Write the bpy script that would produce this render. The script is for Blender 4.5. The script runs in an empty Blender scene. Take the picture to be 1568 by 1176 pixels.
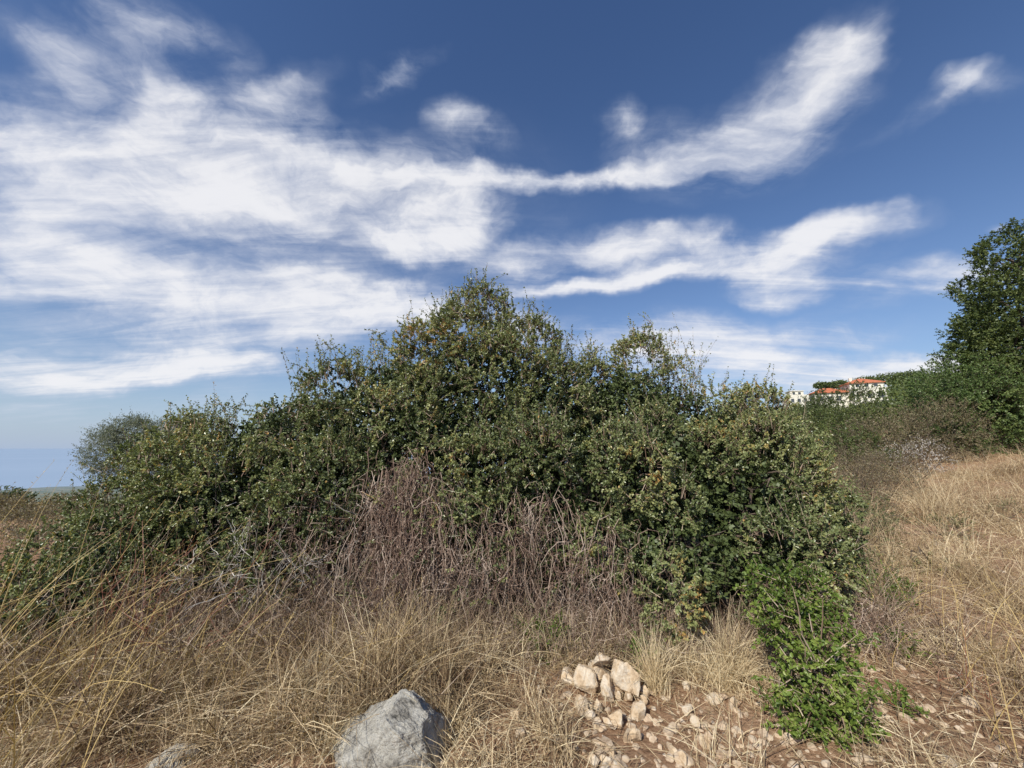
import bpy, math, numpy as np, bmesh
from mathutils import Vector
rng=np.random.default_rng(7)
S=bpy.context.scene
S.view_settings.view_transform='Standard'; S.view_settings.look='None'; S.view_settings.exposure=0
TH=math.radians(9.2); FPX=601.0
# ---------------------------------------------------------------- helpers
def unit(v): return v/(np.linalg.norm(v,axis=-1,keepdims=True)+1e-9)
def sstep(a,b,x):
    t=np.clip((x-a)/(b-a),0,1); return t*t*(3-2*t)
_k=rng.normal(size=(14,3)); _ph=rng.uniform(0,6.28,14)
def nz(p,f=1.0):
    out=np.zeros(p.shape[:-1])
    for i in range(14): out+=np.sin(p@(_k[i]*f*1.3)+_ph[i])
    return out/3.7
def H(x,y):
    x=np.asarray(x,float); y=np.asarray(y,float)
    r=np.hypot(x,y); a=sstep(.22,.72,x/(r+1e-6))
    right=np.interp(r,[0,4,14,40,95,150,400,2500,7000],[0,0,.45,4.0,9.8,12.8,9,-158,-170])
    left=np.interp(r,[0,10,18,60,500,2200,2700,7000],[0,0,-.35,-7.5,-60,-144,-160,-170])
    h=a*right+(1-a)*left
    w=np.clip(r/8,0.2,1)
    h+=.035*w*np.sin(x*1.7+.6)*np.cos(y*1.3)+.02*np.sin(x*4.1+y*2.7)*w
    far=np.clip((r-60)/400,0,1)
    h+=far*4*np.sin(x*.011+1)*np.cos(y*.013)
    return h
class G:
    def __init__(s): s.v=[];s.f=[];s.a=[];s.n=0
    def add(s,v,f,a=None):
        v=np.asarray(v,float).reshape(-1,3); f=np.asarray(f,int)
        s.v.append(v); s.f.append(f+s.n); s.n+=len(v)
        s.a.append(np.zeros(len(f)) if a is None else np.asarray(a,float))
    def build(s,name,mat,parent=None,smooth=False):
        v=np.concatenate(s.v); f=np.concatenate(s.f); a=np.concatenate(s.a)
        me=bpy.data.meshes.new(name)
        me.vertices.add(len(v)); me.vertices.foreach_set('co',v.astype(np.float32).ravel())
        me.loops.add(len(f)*4); me.loops.foreach_set('vertex_index',f.astype(np.int32).ravel())
        me.polygons.add(len(f)); me.polygons.foreach_set('loop_start',np.arange(0,len(f)*4,4,dtype=np.int32))
        at=me.attributes.new('rnd','FLOAT','FACE'); at.data.foreach_set('value',a.astype(np.float32))
        me.materials.append(mat)
        me.update(calc_edges=True)
        me.polygons.foreach_set('use_smooth',np.full(len(f),smooth))
        o=bpy.data.objects.new(name,me); S.collection.objects.link(o)
        if parent: o.parent=parent
        return o
def empty(name):
    o=bpy.data.objects.new(name,None); S.collection.objects.link(o); return o
def add_leaves(g,P,D,N,L,W,rnd,simple=False):
    n=len(P); D=unit(D); Sd=unit(np.cross(D,N)); N2=np.cross(Sd,D)
    L=L[:,None]; W=W[:,None]
    if simple:
        v=np.stack([P,P+D*L*.5+Sd*W*.5,P+D*L,P+D*L*.5-Sd*W*.5],1)
        g.add(v,np.arange(n*4).reshape(n,4),rnd); return
    up=N2*W*.18
    v=np.stack([P, P+D*L*.28+Sd*W*.45+up, P+D*L*.68+Sd*W*.42+up, P+D*L-N2*L*.08,
                P+D*L*.68-Sd*W*.42+up, P+D*L*.28-Sd*W*.45+up],1)
    b=np.arange(n)[:,None]*6
    f=np.concatenate([b+np.array([[0,1,2,3]]),b+np.array([[0,3,4,5]])],1).reshape(-1,4)
    g.add(v,f,np.repeat(rnd,2))
def add_tubes(g,P,R,rnd=None,s=3):
    n,k,_=P.shape
    T=unit(np.gradient(P,axis=1)); ref=unit(rng.normal(size=(n,1,3)))
    U=unit(np.cross(T,ref)); V=np.cross(T,U)
    an=np.arange(s)*2*math.pi/s
    v=P[:,:,None,:]+R[:,:,None,None]*(np.cos(an)[None,None,:,None]*U[:,:,None,:]+np.sin(an)[None,None,:,None]*V[:,:,None,:])
    idx=np.arange(n*k*s).reshape(n,k,s)
    a=idx[:,:-1,:]; b=idx[:,1:,:]
    f=np.stack([a,np.roll(a,-1,2),np.roll(b,-1,2),b],-1).reshape(-1,4)
    g.add(v,f,None if rnd is None else np.repeat(rnd,(k-1)*s))
def add_blades(g,P0,L,W,lean,bend,rnd,k=5,azi=None):
    n=len(P0); az=rng.uniform(0,6.28,n) if azi is None else azi
    az2=az+rng.normal(0,.6,n)
    d0=unit(np.stack([np.cos(az)*lean,np.sin(az)*lean,np.ones(n)],1))
    bd=np.stack([np.cos(az2)*bend,np.sin(az2)*bend,-bend*.75],1)
    t=np.linspace(0,1,k)[None,:,None]
    P=P0[:,None]+L[:,None,None]*(t*d0[:,None]+t*t*bd[:,None])
    T=unit(np.gradient(P,axis=1)); sd=unit(np.cross(T,unit(rng.normal(size=(n,1,3)))))
    w=(W[:,None]*(1-.8*np.linspace(0,1,k)[None]**1.5))[:,:,None]*.5
    v=np.stack([P-sd*w,P+sd*w],2)
    idx=np.arange(n*k*2).reshape(n,k,2)
    f=np.stack([idx[:,:-1,0],idx[:,:-1,1],idx[:,1:,1],idx[:,1:,0]],-1).reshape(-1,4)
    g.add(v,f,np.repeat(rnd,k-1)); return P
# ---------------------------------------------------------------- materials
def newmat(name):
    m=bpy.data.materials.new(name); m.use_nodes=True; nt=m.node_tree; nt.nodes.clear(); return m,nt
def ramp(nt,src,stops):
    r=nt.nodes.new('ShaderNodeValToRGB'); e=r.color_ramp.elements
    while len(e)<len(stops): e.new(.5)
    for el,(p,c) in zip(e,stops): el.position=p; el.color=(*c,1)
    nt.links.new(src,r.inputs[0]); return r.outputs[0]
def noise(nt,scale,detail=6,rough=.6,vec=None,dist=0):
    n=nt.nodes.new('ShaderNodeTexNoise'); n.inputs['Scale'].default_value=scale
    n.inputs['Detail'].default_value=detail; n.inputs['Roughness'].default_value=rough; n.inputs['Distortion'].default_value=dist
    if vec is not None: nt.links.new(vec,n.inputs['Vector'])
    return n.outputs['Fac']
def pos(nt): return nt.nodes.new('ShaderNodeNewGeometry').outputs['Position']
def mixc(nt,f,a,b,mode='MIX'):
    m=nt.nodes.new('ShaderNodeMix'); m.data_type='RGBA'; m.blend_type=mode
    for s_,v in ((m.inputs[0],f),(m.inputs[6],a),(m.inputs[7],b)):
        if isinstance(v,(int,float)): s_.default_value=v
        elif isinstance(v,tuple): s_.default_value=(*v,1)
        else: nt.links.new(v,s_)
    return m.outputs[2]
def mth(nt,op,a,b=None,c=None,clamp=False):
    m=nt.nodes.new('ShaderNodeMath'); m.operation=op; m.use_clamp=clamp
    for i,v in enumerate((a,b,c)):
        if v is None: continue
        if isinstance(v,(int,float)): m.inputs[i].default_value=v
        else: nt.links.new(v,m.inputs[i])
    return m.outputs[0]
def leafmat(name,stops,rough=.45,trans=.25,spec=.4,patch=1.2):
    m,nt=newmat(name); L=nt.links
    at=nt.nodes.new('ShaderNodeAttribute'); at.attribute_name='rnd'
    n=noise(nt,patch,1,.5,pos(nt))
    f=mth(nt,'ADD',at.outputs['Fac'],mth(nt,'MULTIPLY',mth(nt,'SUBTRACT',n,.5),.9),clamp=True)
    c=ramp(nt,f,stops)
    p=nt.nodes.new('ShaderNodeBsdfPrincipled'); p.inputs['Roughness'].default_value=rough
    p.inputs['Specular IOR Level'].default_value=spec
    L.new(c,p.inputs['Base Color'])
    o=nt.nodes.new('ShaderNodeOutputMaterial')
    if trans<=0: L.new(p.outputs[0],o.inputs[0]); return m
    t=nt.nodes.new('ShaderNodeBsdfTranslucent'); L.new(mixc(nt,1.0,c,(1.25,1.3,.6),'MULTIPLY'),t.inputs[0])
    mx=nt.nodes.new('ShaderNodeMixShader'); mx.inputs[0].default_value=trans
    L.new(p.outputs[0],mx.inputs[1]); L.new(t.outputs[0],mx.inputs[2])
    L.new(mx.outputs[0],o.inputs[0]); return m
def plain(name,stops,scale=8,rough=.85,bump=.3,bscale=40,bdist=.01,dist=0):
    m,nt=newmat(name); L=nt.links; ps=pos(nt)
    c=ramp(nt,noise(nt,scale,8,.65,ps,dist),stops)
    p=nt.nodes.new('ShaderNodeBsdfPrincipled'); p.inputs['Roughness'].default_value=rough; p.inputs['Specular IOR Level'].default_value=.2
    L.new(c,p.inputs['Base Color'])
    b=nt.nodes.new('ShaderNodeBump'); b.inputs['Strength'].default_value=bump; b.inputs['Distance'].default_value=bdist
    L.new(noise(nt,bscale,8,.7,ps),b.inputs['Height']); L.new(b.outputs[0],p.inputs['Normal'])
    o=nt.nodes.new('ShaderNodeOutputMaterial'); L.new(p.outputs[0],o.inputs[0]); return m
M_oak=leafmat('oak_leaf',[(0,(.08,.105,.042)),(.35,(.18,.215,.085)),(.65,(.28,.305,.13)),(.88,(.40,.39,.15)),(1,(.50,.31,.11))],patch=1.5,rough=.36,spec=.6,trans=.22)
M_core_shaded=leafmat('oak_leaf_inner_shaded',[(0,(.05,.07,.022)),(1,(.12,.15,.05))],patch=1.5,rough=.5,trans=0)  # darker copy of the oak leaf: interior shade put into the colour
M_fresh=leafmat('fresh_leaf',[(0,(.06,.10,.020)),(.5,(.15,.22,.040)),(1,(.30,.35,.09))],patch=5)
M_olive=leafmat('olive_leaf',[(0,(.12,.14,.10)),(.6,(.20,.22,.16)),(1,(.30,.31,.24))])
M_tree=leafmat('tree_leaf',[(0,(.055,.08,.026)),(.6,(.13,.165,.050)),(1,(.21,.23,.075))])
M_hedge=leafmat('hedge_leaf',[(0,(.06,.10,.03)),(.6,(.13,.19,.058)),(1,(.22,.27,.09))])
M_brownleaf=leafmat('dry_leaf',[(0,(.15,.12,.07)),(.5,(.26,.21,.125)),(1,(.21,.21,.10))])
M_mixleaf=leafmat('half_dry_leaf',[(0,(.11,.13,.05)),(.5,(.22,.22,.10)),(1,(.34,.26,.14))])
M_straw=leafmat('straw',[(0,(.14,.085,.05)),(.3,(.35,.25,.145)),(.65,(.60,.465,.285)),(1,(.80,.68,.46))],rough=.5,trans=.12,spec=.35,patch=1.6)
M_stalk=leafmat('gold_stalk',[(0,(.38,.26,.10)),(1,(.66,.50,.22))],rough=.6,trans=.1)
M_deadtwig=leafmat('dead_twig',[(0,(.09,.055,.04)),(.5,(.25,.17,.12)),(1,(.50,.40,.31))],rough=.8,trans=0,spec=.15)
M_vine=leafmat('dead_vine_stem',[(0,(.10,.06,.045)),(.5,(.27,.185,.14)),(1,(.48,.39,.32))],rough=.8,trans=0,spec=.15)
M_greytwig=leafmat('grey_twig',[(0,(.32,.28,.24)),(1,(.64,.60,.55))],rough=.8,trans=0,spec=.15)
M_bark=plain('bark',[(.3,(.06,.045,.034)),(.7,(.17,.13,.10))],15)
M_lime=plain('limestone',[(.32,(.14,.13,.11)),(.42,(.40,.37,.32)),(.55,(.60,.57,.50)),(.68,(.66,.62,.55)),(.76,(.40,.32,.23))],14,bump=1,bscale=24,bdist=.05,dist=.8)
M_stone=plain('ochre_stone',[(.3,(.34,.23,.14)),(.45,(.58,.44,.29)),(.6,(.64,.55,.43)),(.75,(.45,.30,.18))],14,bump=.7,bscale=50,bdist=.012)
M_gravel=plain('gravel_stone',[(.3,(.32,.22,.15)),(.5,(.52,.40,.28)),(.75,(.60,.52,.42))],25,bump=.3,bscale=90,bdist=.004)
M_wall=plain('cream_render',[(.3,(.66,.61,.51)),(.7,(.78,.74,.64))],2,bump=.05)
M_roof=plain('clay_tile',[(.3,(.42,.12,.06)),(.7,(.58,.21,.11))],3,bump=.4,bscale=6,bdist=.1)
M_glass=plain('window_dark',[(.3,(.05,.06,.07)),(.7,(.10,.11,.12))],2,rough=.2,bump=0)
def ground_mat():
    m,nt=newmat('ground_soil_far_haze'); L=nt.links; ps=pos(nt)
    fine=ramp(nt,noise(nt,24,10,.78,ps,.4),[(.3,(.15,.10,.068)),(.44,(.36,.245,.165)),(.56,(.53,.385,.27)),(.7,(.68,.55,.42))])
    big=ramp(nt,noise(nt,.9,6,.6,ps),[(.35,(.75,.62,.52)),(.65,(1.1,1.0,.92))])
    near=mixc(nt,1.0,fine,big,'MULTIPLY')
    far=ramp(nt,noise(nt,.035,8,.7,ps,.5),[(.38,(.07,.095,.04)),(.5,(.13,.15,.07)),(.6,(.30,.25,.16))])
    ln=nt.nodes.new('ShaderNodeVectorMath'); ln.operation='LENGTH'; L.new(ps,ln.inputs[0])
    mr=nt.nodes.new('ShaderNodeMapRange'); L.new(ln.outputs['Value'],mr.inputs[0]); mr.inputs[1].default_value=20; mr.inputs[2].default_value=70
    c=mixc(nt,mr.outputs[0],near,far)
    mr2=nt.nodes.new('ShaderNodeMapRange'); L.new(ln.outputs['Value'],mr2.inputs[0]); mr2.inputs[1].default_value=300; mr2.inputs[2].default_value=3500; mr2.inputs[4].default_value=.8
    c=mixc(nt,mr2.outputs[0],c,(.24,.31,.38))  # aerial haze painted into the ground colour with distance
    p=nt.nodes.new('ShaderNodeBsdfPrincipled'); p.inputs['Roughness'].default_value=.95; p.inputs['Specular IOR Level'].default_value=.1
    L.new(c,p.inputs['Base Color'])
    b=nt.nodes.new('ShaderNodeBump'); b.inputs['Strength'].default_value=1; b.inputs['Distance'].default_value=.04
    L.new(noise(nt,20,10,.75,ps),b.inputs['Height']); L.new(b.outputs[0],p.inputs['Normal'])
    o=nt.nodes.new('ShaderNodeOutputMaterial'); L.new(p.outputs[0],o.inputs[0]); return m
def sea_mat():
    m,nt=newmat('hazy_sea_water'); L=nt.links
    p=nt.nodes.new('ShaderNodeBsdfPrincipled'); p.inputs['Roughness'].default_value=.7; p.inputs['Specular IOR Level'].default_value=.05
    L.new(ramp(nt,noise(nt,.0006,4,.6,pos(nt)),[(.3,(.28,.37,.49)),(.7,(.31,.40,.52))]),p.inputs['Base Color'])  # water colour paled toward the horizon sky: haze painted in
    o=nt.nodes.new('ShaderNodeOutputMaterial'); L.new(p.outputs[0],o.inputs[0]); return m
# ---------------------------------------------------------------- ground + sea
nr,na=330,420
rr=np.concatenate([[0.02],np.geomspace(.4,6800,nr-1)]); aa=np.linspace(0,2*math.pi,na,endpoint=False)
R,A=np.meshgrid(rr,aa,indexing='ij'); X=R*np.cos(A); Y=R*np.sin(A); Z=H(X,Y)
g=G(); idx=np.arange(nr*na).reshape(nr,na)
f=np.stack([idx[:-1],np.roll(idx[:-1],-1,1)*1,np.roll(idx[1:],-1,1),idx[1:]],-1).reshape(-1,4)[:, ::-1]
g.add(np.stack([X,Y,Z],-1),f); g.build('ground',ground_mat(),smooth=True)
g=G(); rr=np.array([1000,3000,9000,25000,90000.]); aa=np.linspace(0,2*math.pi,96,endpoint=False)
R,A=np.meshgrid(rr,aa,indexing='ij'); idx=np.arange(5*96).reshape(5,96)
f=np.stack([idx[:-1],np.roll(idx[:-1],-1,1),np.roll(idx[1:],-1,1),idx[1:]],-1).reshape(-1,4)[:, ::-1]
g.add(np.stack([R*np.cos(A),R*np.sin(A),np.full(R.shape,-150.)],-1),f); g.build('sea',sea_mat())
# ---------------------------------------------------------------- foliage generator
def foliage(gl,gt,lobes,dens,twl,nleaf,LL,WW,rad=(.72,1.06),reject=.68,upb=.35,gap=.0,simple=False,clf=2.2,rshift=0,zmin=.05,block=None,brej=.8,amp=.13):
    Ls=np.array(lobes,float); B=None if block is None else np.array(block,float)
    O=[];Nn=[];Sh=[]
    for i,(cx,cy,cz,rx,ry,rz) in enumerate(Ls):
        area=4*math.pi*((rx*ry)**1.6/3+(rx*rz)**1.6/3+(ry*rz)**1.6/3)**(1/1.6)
        n=int(area*dens); u=unit(rng.normal(size=(n,3)))
        p0=u*np.array([rx,ry,rz]); c=np.array([cx,cy,cz])
        q=rng.uniform(0,1,n)**.6
        s_=(rad[0]+(rad[1]-rad[0])*q)*(1+amp*nz(p0+c,clf*.9))
        p=c+p0*s_[:,None]
        k=np.ones(n,bool)
        for j,l in enumerate(Ls):
            if j==i or abs(l[0]-cx)>l[3]+rx+.3: continue
            k&=(((p-l[:3])/l[3:])**2).sum(1)>reject**2
        if B is not None:
            for l in B: k&=(((p-l[:3])/l[3:])**2).sum(1)>brej**2
        if gap>0: k&=(nz(p,clf*1.9)+rng.normal(0,.35,n))>(-1.2+gap*1.6)
        k&=p[:,2]-H(p[:,0],p[:,1])>zmin
        O.append(p[k]); Nn.append(unit(u/np.array([rx,ry,rz]))[k]); Sh.append(np.full(k.sum(),rng.normal(0,.09)))
    O=np.concatenate(O);Nn=np.concatenate(Nn); n=len(O); Sh=np.concatenate(Sh)
    D=unit(Nn*.7+rng.normal(size=(n,3))*.55+np.array([0,0,upb]))
    TL=twl*rng.uniform(.5,1.3,n)
    twigs(gl,gt,O,D,TL,nleaf,LL,WW,simple,rshift+Sh)
    return O,Nn
def sublobes(lobes,per,r0,r1,at=.9):
    Ls=np.array(lobes); out=[]
    for i,l in enumerate(Ls):
        a=(l[3]*l[4]*l[5])**(2/3); n=max(3,int(per*a)); u=unit(rng.normal(size=(n,3)))
        c=l[:3]+u*l[3:]*rng.uniform(at-.06,at+.1,(n,1))
        k=np.ones(n,bool)
        for j,m in enumerate(Ls):
            if j!=i: k&=(((c-m[:3])/m[3:])**2).sum(1)>.62
        for p in c[k]:
            r=rng.uniform(r0,r1); out.append((p[0],p[1],max(p[2],.15),r*rng.uniform(.8,1.25),r*rng.uniform(.8,1.2),r*rng.uniform(.75,1.15)))
    return out
def twigs(gl,gt,O,D,TL,nleaf,LL,WW,simple=False,rshift=0,tr=.0022):
    n=len(O)
    dr=rng.normal(size=(n,3))*.18
    def at(t): return O[:,None]+TL[:,None,None]*(t*D[:,None]+t*t*dr[:,None])
    t=np.tile(np.linspace(.08,1,nleaf)[None,:],(n,1))+rng.uniform(-.04,.04,(n,nleaf))
    P=at(t[:,:,None]).reshape(-1,3); m=len(P)
    Dd=np.repeat(D,nleaf,0)
    ld=unit(Dd*.5+unit(rng.normal(size=(m,3)))*.9)
    nn=unit(rng.normal(size=(m,3))*.6+np.array([0,0,.45])+Dd*.65)
    sz=rng.uniform(.65,1.25,m)
    base=np.repeat(np.clip(rng.normal(.42,.17,n)+rshift,0,1),nleaf)
    r=np.clip(base+rng.normal(0,.10,m),0,.93); r[rng.random(m)<.012]=1
    add_leaves(gl,P,ld,nn,LL*sz,WW*sz,r,simple)
    if gt is not None:
        tt=np.array([-.4,.3,1.0])[None,:,None]
        add_tubes(gt,at(tt*np.ones((n,1,1))),np.tile(np.array([tr*1.5,tr,tr*.4]),(n,1)),rng.random(n))
def curve_tubes(gt,A_,B_,r0,r1,k=7,wob=.12,s=5):
    n=len(A_); t=np.linspace(0,1,k)[None,:,None]
    P=A_[:,None]*(1-t)+B_[:,None]*t
    w=rng.normal(size=(n,k,3))*wob; w[:,0]=0; w[:,-1]=0
    w=(w+np.roll(w,1,1)*.5)*np.sin(np.pi*t)
    P=P+w; P[:,:,2]+=(np.sin(t[:,:,0]*math.pi)*.06)
    R=r0*(1-t[:,:,0])+r1*t[:,:,0]; add_tubes(gt,P,np.tile(R,(n,1)),rng.random(n),s); return P
# ---------------------------------------------------------------- main evergreen oak thicket
lobes=[(-.4,5.1,2.25,.95,.9,.92),(-1.55,5.0,1.9,.85,.85,.85),(-2.6,4.9,1.48,.84,.85,.80),(-3.35,4.9,1.18,.76,.85,.78),(-3.9,4.9,.8,.58,.6,.66),
(-4.0,4.3,.5,.55,.5,.58),(.65,5.1,1.95,.82,.85,.87),(1.4,5.0,1.85,.8,.85,.85),(2.05,5.0,1.7,.7,.75,.78),(2.65,4.9,1.4,.68,.75,.72),
(3.15,4.8,1.0,.58,.7,.68),(3.35,4.6,.6,.48,.6,.58),(-3.2,4.4,.8,.80,.6,.63),(-2.2,4.5,1.12,.8,.6,.68),(-1.15,4.35,1.48,.68,.5,.62),
(-.2,4.25,1.3,.7,.5,.58),(.6,4.1,1.2,.65,.5,.58),(.4,3.95,.65,.48,.42,.4),(1.5,4.1,1.25,.7,.5,.58),(1.45,3.65,.64,.55,.44,.45),
(2.3,4.05,1.0,.6,.55,.62),(2.2,3.8,.42,.52,.42,.4),(2.9,4.2,.5,.5,.5,.5),(-.35,4.15,.7,.43,.36,.4),(-1.2,4.4,.7,.55,.4,.45),
(-3.9,3.75,.3,.5,.38,.38),(-3.2,3.95,.45,.5,.35,.45),(-2.4,4.15,.6,.55,.33,.48),(-1.7,4.1,.95,.42,.33,.38),(-3.75,3.25,.2,.42,.3,.28)]
bush=empty('evergreen_oak_bush'); gl=G(); gt=G(); gc=G()
subs=sublobes(lobes,19,.18,.40,.92)
O,Nn=foliage(gl,gt,subs,235,.105,25,.026,.0165,rad=(.8,1.12),reject=.8,gap=.12,block=[(a,b,c,d*.75,e*.75,f_*.75) for a,b,c,d,e,f_ in lobes],brej=1,amp=.14,clf=3)
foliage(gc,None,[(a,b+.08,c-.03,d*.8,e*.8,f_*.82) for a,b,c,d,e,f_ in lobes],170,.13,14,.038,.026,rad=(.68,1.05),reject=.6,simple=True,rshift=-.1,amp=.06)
foliage(gc,None,[(a,b+.15,c,d*.65,e*.6,f_*.65) for a,b,c,d,e,f_ in lobes],80,.2,12,.06,.045,rad=(.3,1.0),reject=.3,simple=True,rshift=-.35,amp=.06)  # deepest leaves shifted darker still, interior shade in the colour
sh=O[(Nn[:,2]>.45)]
sel=rng.choice(len(sh),1100,replace=False); s1=sh[sel]; n=len(s1)
twigs(gl,gt,s1,unit(rng.normal(size=(n,3))*.28+np.array([0,0,1])),rng.uniform(.12,.34,n),18,.025,.015)
lead=[(-1.75,5.0,2.65,.6),(-1.7,4.9,2.65,.5),(-1.1,5.0,2.75,.4),(-.5,5.0,3.05,.45),(-.3,5.05,3.05,.5),(-.1,5.0,3.0,.4),(.55,5.0,2.75,.45),(.75,5.0,2.7,.5),(1.05,5,2.6,.45),
(1.95,4.9,2.3,.8),(2.1,5.0,2.3,.9),(2.25,4.9,2.25,.8),(2.0,5.1,2.3,.75),(2.15,4.95,2.25,.75),(2.3,5.0,2.25,.75),(2.7,4.9,2.0,.6),(2.85,4.9,1.9,.55),(3.0,4.9,1.8,.5),(3.2,4.8,1.65,.5),(-2.7,4.9,2.15,.6),(-2.5,4.8,2.15,.5),(-3.5,4.9,1.8,.45),(-3.7,4.9,1.55,.4),(1.4,5.0,2.55,.35),(1.7,5.0,2.4,.5),(-1.9,4.8,2.4,.5)]
bins=np.floor(sh[:,0]/.16).astype(int)
for b in np.unique(bins):
    q=sh[bins==b]; p=q[np.argmax(q[:,2]-.25*np.abs(q[:,1]-4.9))]
    if rng.random()<.8: lead.append((p[0],p[1],p[2]-.08,rng.uniform(.15,.45)))
for x,y,z,l in lead:
    m=6; o=np.array([x,y,z])+rng.normal(size=(m,3))*np.array([.07,.07,.05])
    twigs(gl,gt,o,unit(rng.normal(size=(m,3))*.25+np.array([0,0,1])),l*rng.uniform(.4,1.15,m),24,.025,.015)
    q=12; o2=np.array([x,y,z])+np.stack([rng.normal(0,.06,q),rng.normal(0,.06,q),rng.uniform(0,l*.75,q)],1)
    twigs(gl,gt,o2,unit(rng.normal(size=(q,3))+np.array([0,0,.8])),rng.uniform(.07,.16,q),12,.025,.015)
gl.build('leaves',M_oak,bush); gc.build('inner_leaves',M_core_shaded,bush)
gt.build('twigs',M_deadtwig,bush)
gb=G()
for cx,cy,cz,rx,ry,rz in lobes:
    n=7; b=np.stack([cx*.93+rng.normal(0,.25,n),4.4+rng.normal(0,.3,n),np.full(n,-.03)],1)
    m=np.array([cx,cy,cz])+rng.normal(size=(n,3))*np.array([rx,ry,rz])*.3
    curve_tubes(gb,b,m,.022,.012,8,.05)
    e=np.array([cx,cy,cz])+unit(rng.normal(size=(n*3,3)))*np.array([rx,ry,rz])*.95
    curve_tubes(gb,np.repeat(m,3,0),e,.010,.003,6,.05,4)
gb.build('branches',M_bark,bush)
# ---------------------------------------------------------------- fresh green shrub lower right
sb=empty('green_shrub'); gl=G(); gt=G()
foliage(gl,gt,[(1.86,2.68,.66,.15,.13,.14),(1.72,2.66,.55,.16,.14,.17),(1.90,2.58,.44,.15,.14,.16),(1.74,2.50,.30,.19,.14,.17),(1.84,2.44,.15,.19,.13,.13),(1.64,2.5,.14,.14,.12,.12),(1.66,2.78,.70,.1,.1,.1)],430,.085,14,.024,.0165,rad=(.35,1.1),reject=.35,zmin=.03,gap=.25,clf=5)
gl.build('leaves',M_fresh,sb)
b=np.tile([1.79,2.52,-.02],(22,1))+rng.normal(size=(22,3))*[.03,.03,0]; e=np.array([1.80,2.6,.55])+rng.normal(size=(22,3))*[.1,.1,.12]
curve_tubes(gt,b,e,.005,.002,6,.02,4); gt.build('stems',M_deadtwig,sb)
for cx,cy,r in ((2.35,2.65,.08),(.95,3.2,.1),(.3,3.35,.15),(.15,3.45,.12),(3.5,4.1,.22),(3.0,3.3,.1),(3.9,4.3,.16)):
    gs=G(); foliage(gs,gs,[(cx,cy,r*.7,r,r,r)],300,.1,9,.022,.014,rad=(.2,1.1),reject=.3,zmin=.01); gs.build('weed_sprig',M_fresh)
# ---------------------------------------------------------------- dead vine + dead twigs
gv=G()
def vine(n,cx,sx,ztop,zlo,cy,lmax):
    xs=rng.normal(cx,sx,n); z0=rng.uniform(zlo,ztop,n)
    k=11; t=np.linspace(0,1,k)[None,:]
    Lg=rng.uniform(.25,lmax,n)[:,None]
    px=xs[:,None]+rng.normal(0,.2,n)[:,None]*t+.035*np.cumsum(rng.normal(size=(n,k)),1)
    py=cy+rng.normal(0,.09,n)[:,None]-.14*np.sin(t*3)*rng.random(n)[:,None]+.02*np.cumsum(rng.normal(size=(n,k)),1)
    pz=np.maximum(z0[:,None]-Lg*t+.16*np.sin(t*6+rng.uniform(0,6,n)[:,None]),.0)
    add_tubes(gv,np.stack([px,py,pz],-1),np.tile(np.linspace(.0030,.0012,k),(n,1)),rng.random(n))
    q=np.stack([px,py,pz],-1)[:,1::2].reshape(-1,3); m=len(q)
    add_leaves(gv,q,rng.normal(size=(m,3)),rng.normal(size=(m,3)),rng.uniform(.012,.03,m),rng.uniform(.005,.012,m),rng.random(m),True)
vine(480,-.93,.17,1.46,.8,3.68,.8); vine(260,-.75,.24,.95,.4,3.58,.7); vine(150,-.15,.25,1.1,.5,3.64,.6); vine(150,.7,.2,.9,.3,3.48,.6); vine(110,-1.6,.35,1.25,.6,3.70,.6); vine(60,.2,.15,1.25,.8,3.66,.4); vine(70,2.6,.2,.5,.2,3.4,.4)
gv.build('dead_vine',M_vine)
gl=G(); n=130; o=np.stack([rng.normal(-.7,.45,n),rng.uniform(3.46,3.66,n),rng.uniform(.25,1.25,n)],1)
twigs(gl,gl,o,unit(rng.normal(size=(n,3))*.6+[0,-.3,.5]),rng.uniform(.08,.2,n),14,.024,.014); gl.build('vine_sprigs',M_oak,bush)
def deadbrush(name,cx,cy,cz,sx,sy,n,L,mat,up=.8,r=.003,side=4):
    g=G(); O=np.stack([rng.normal(cx,sx,n),rng.normal(cy,sy,n),np.full(n,cz)],1)
    O[:,2]=np.maximum(cz,H(O[:,0],O[:,1])-.01) if cz<.05 else rng.uniform(cz*.5,cz,n)
    D=unit(rng.normal(size=(n,3))*[.5,.35,.4]+[0,-.15,up]); ln=L*rng.uniform(.5,1.2,n); k=7
    t=np.linspace(0,1,k)[None,:,None]; bd=rng.normal(size=(n,1,3))*.25
    P=O[:,None]+ln[:,None,None]*(t*D[:,None]+t*t*bd)+.012*np.cumsum(rng.normal(size=(n,k,3)),1)
    add_tubes(g,P,np.tile(np.linspace(r,r*.35,k),(n,1)),rng.random(n))
    for _ in range(side):
        i=rng.integers(2,k-1,n); B=P[np.arange(n),i]; d2=unit(D+rng.normal(size=(n,3))*.7); l2=ln*rng.uniform(.15,.4,n)
        t2=np.linspace(0,1,4)[None,:,None]; Q=B[:,None]+l2[:,None,None]*(t2*d2[:,None])+.006*np.cumsum(rng.normal(size=(n,4,3)),1); Q[:,0]=B
        add_tubes(g,Q,np.tile(np.linspace(r*.6,r*.25,4),(n,1)),rng.random(n))
    return g.build(name,mat)
deadbrush('bare_grey_twigs',-2.05,3.5,.65,.28,.1,34,.45,M_greytwig,.5,.0032,5)
deadbrush('bare_grey_twigs',-1.6,3.62,1.15,.35,.08,22,.5,M_greytwig,.1,.0024,4)
deadbrush('dead_brush',-2.2,3.5,0,.85,.28,560,.66,M_deadtwig,.9,.0032,4)
deadbrush('dead_brush',-.6,3.4,0,.8,.18,380,.40,M_deadtwig,.9,.0028,3)
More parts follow.
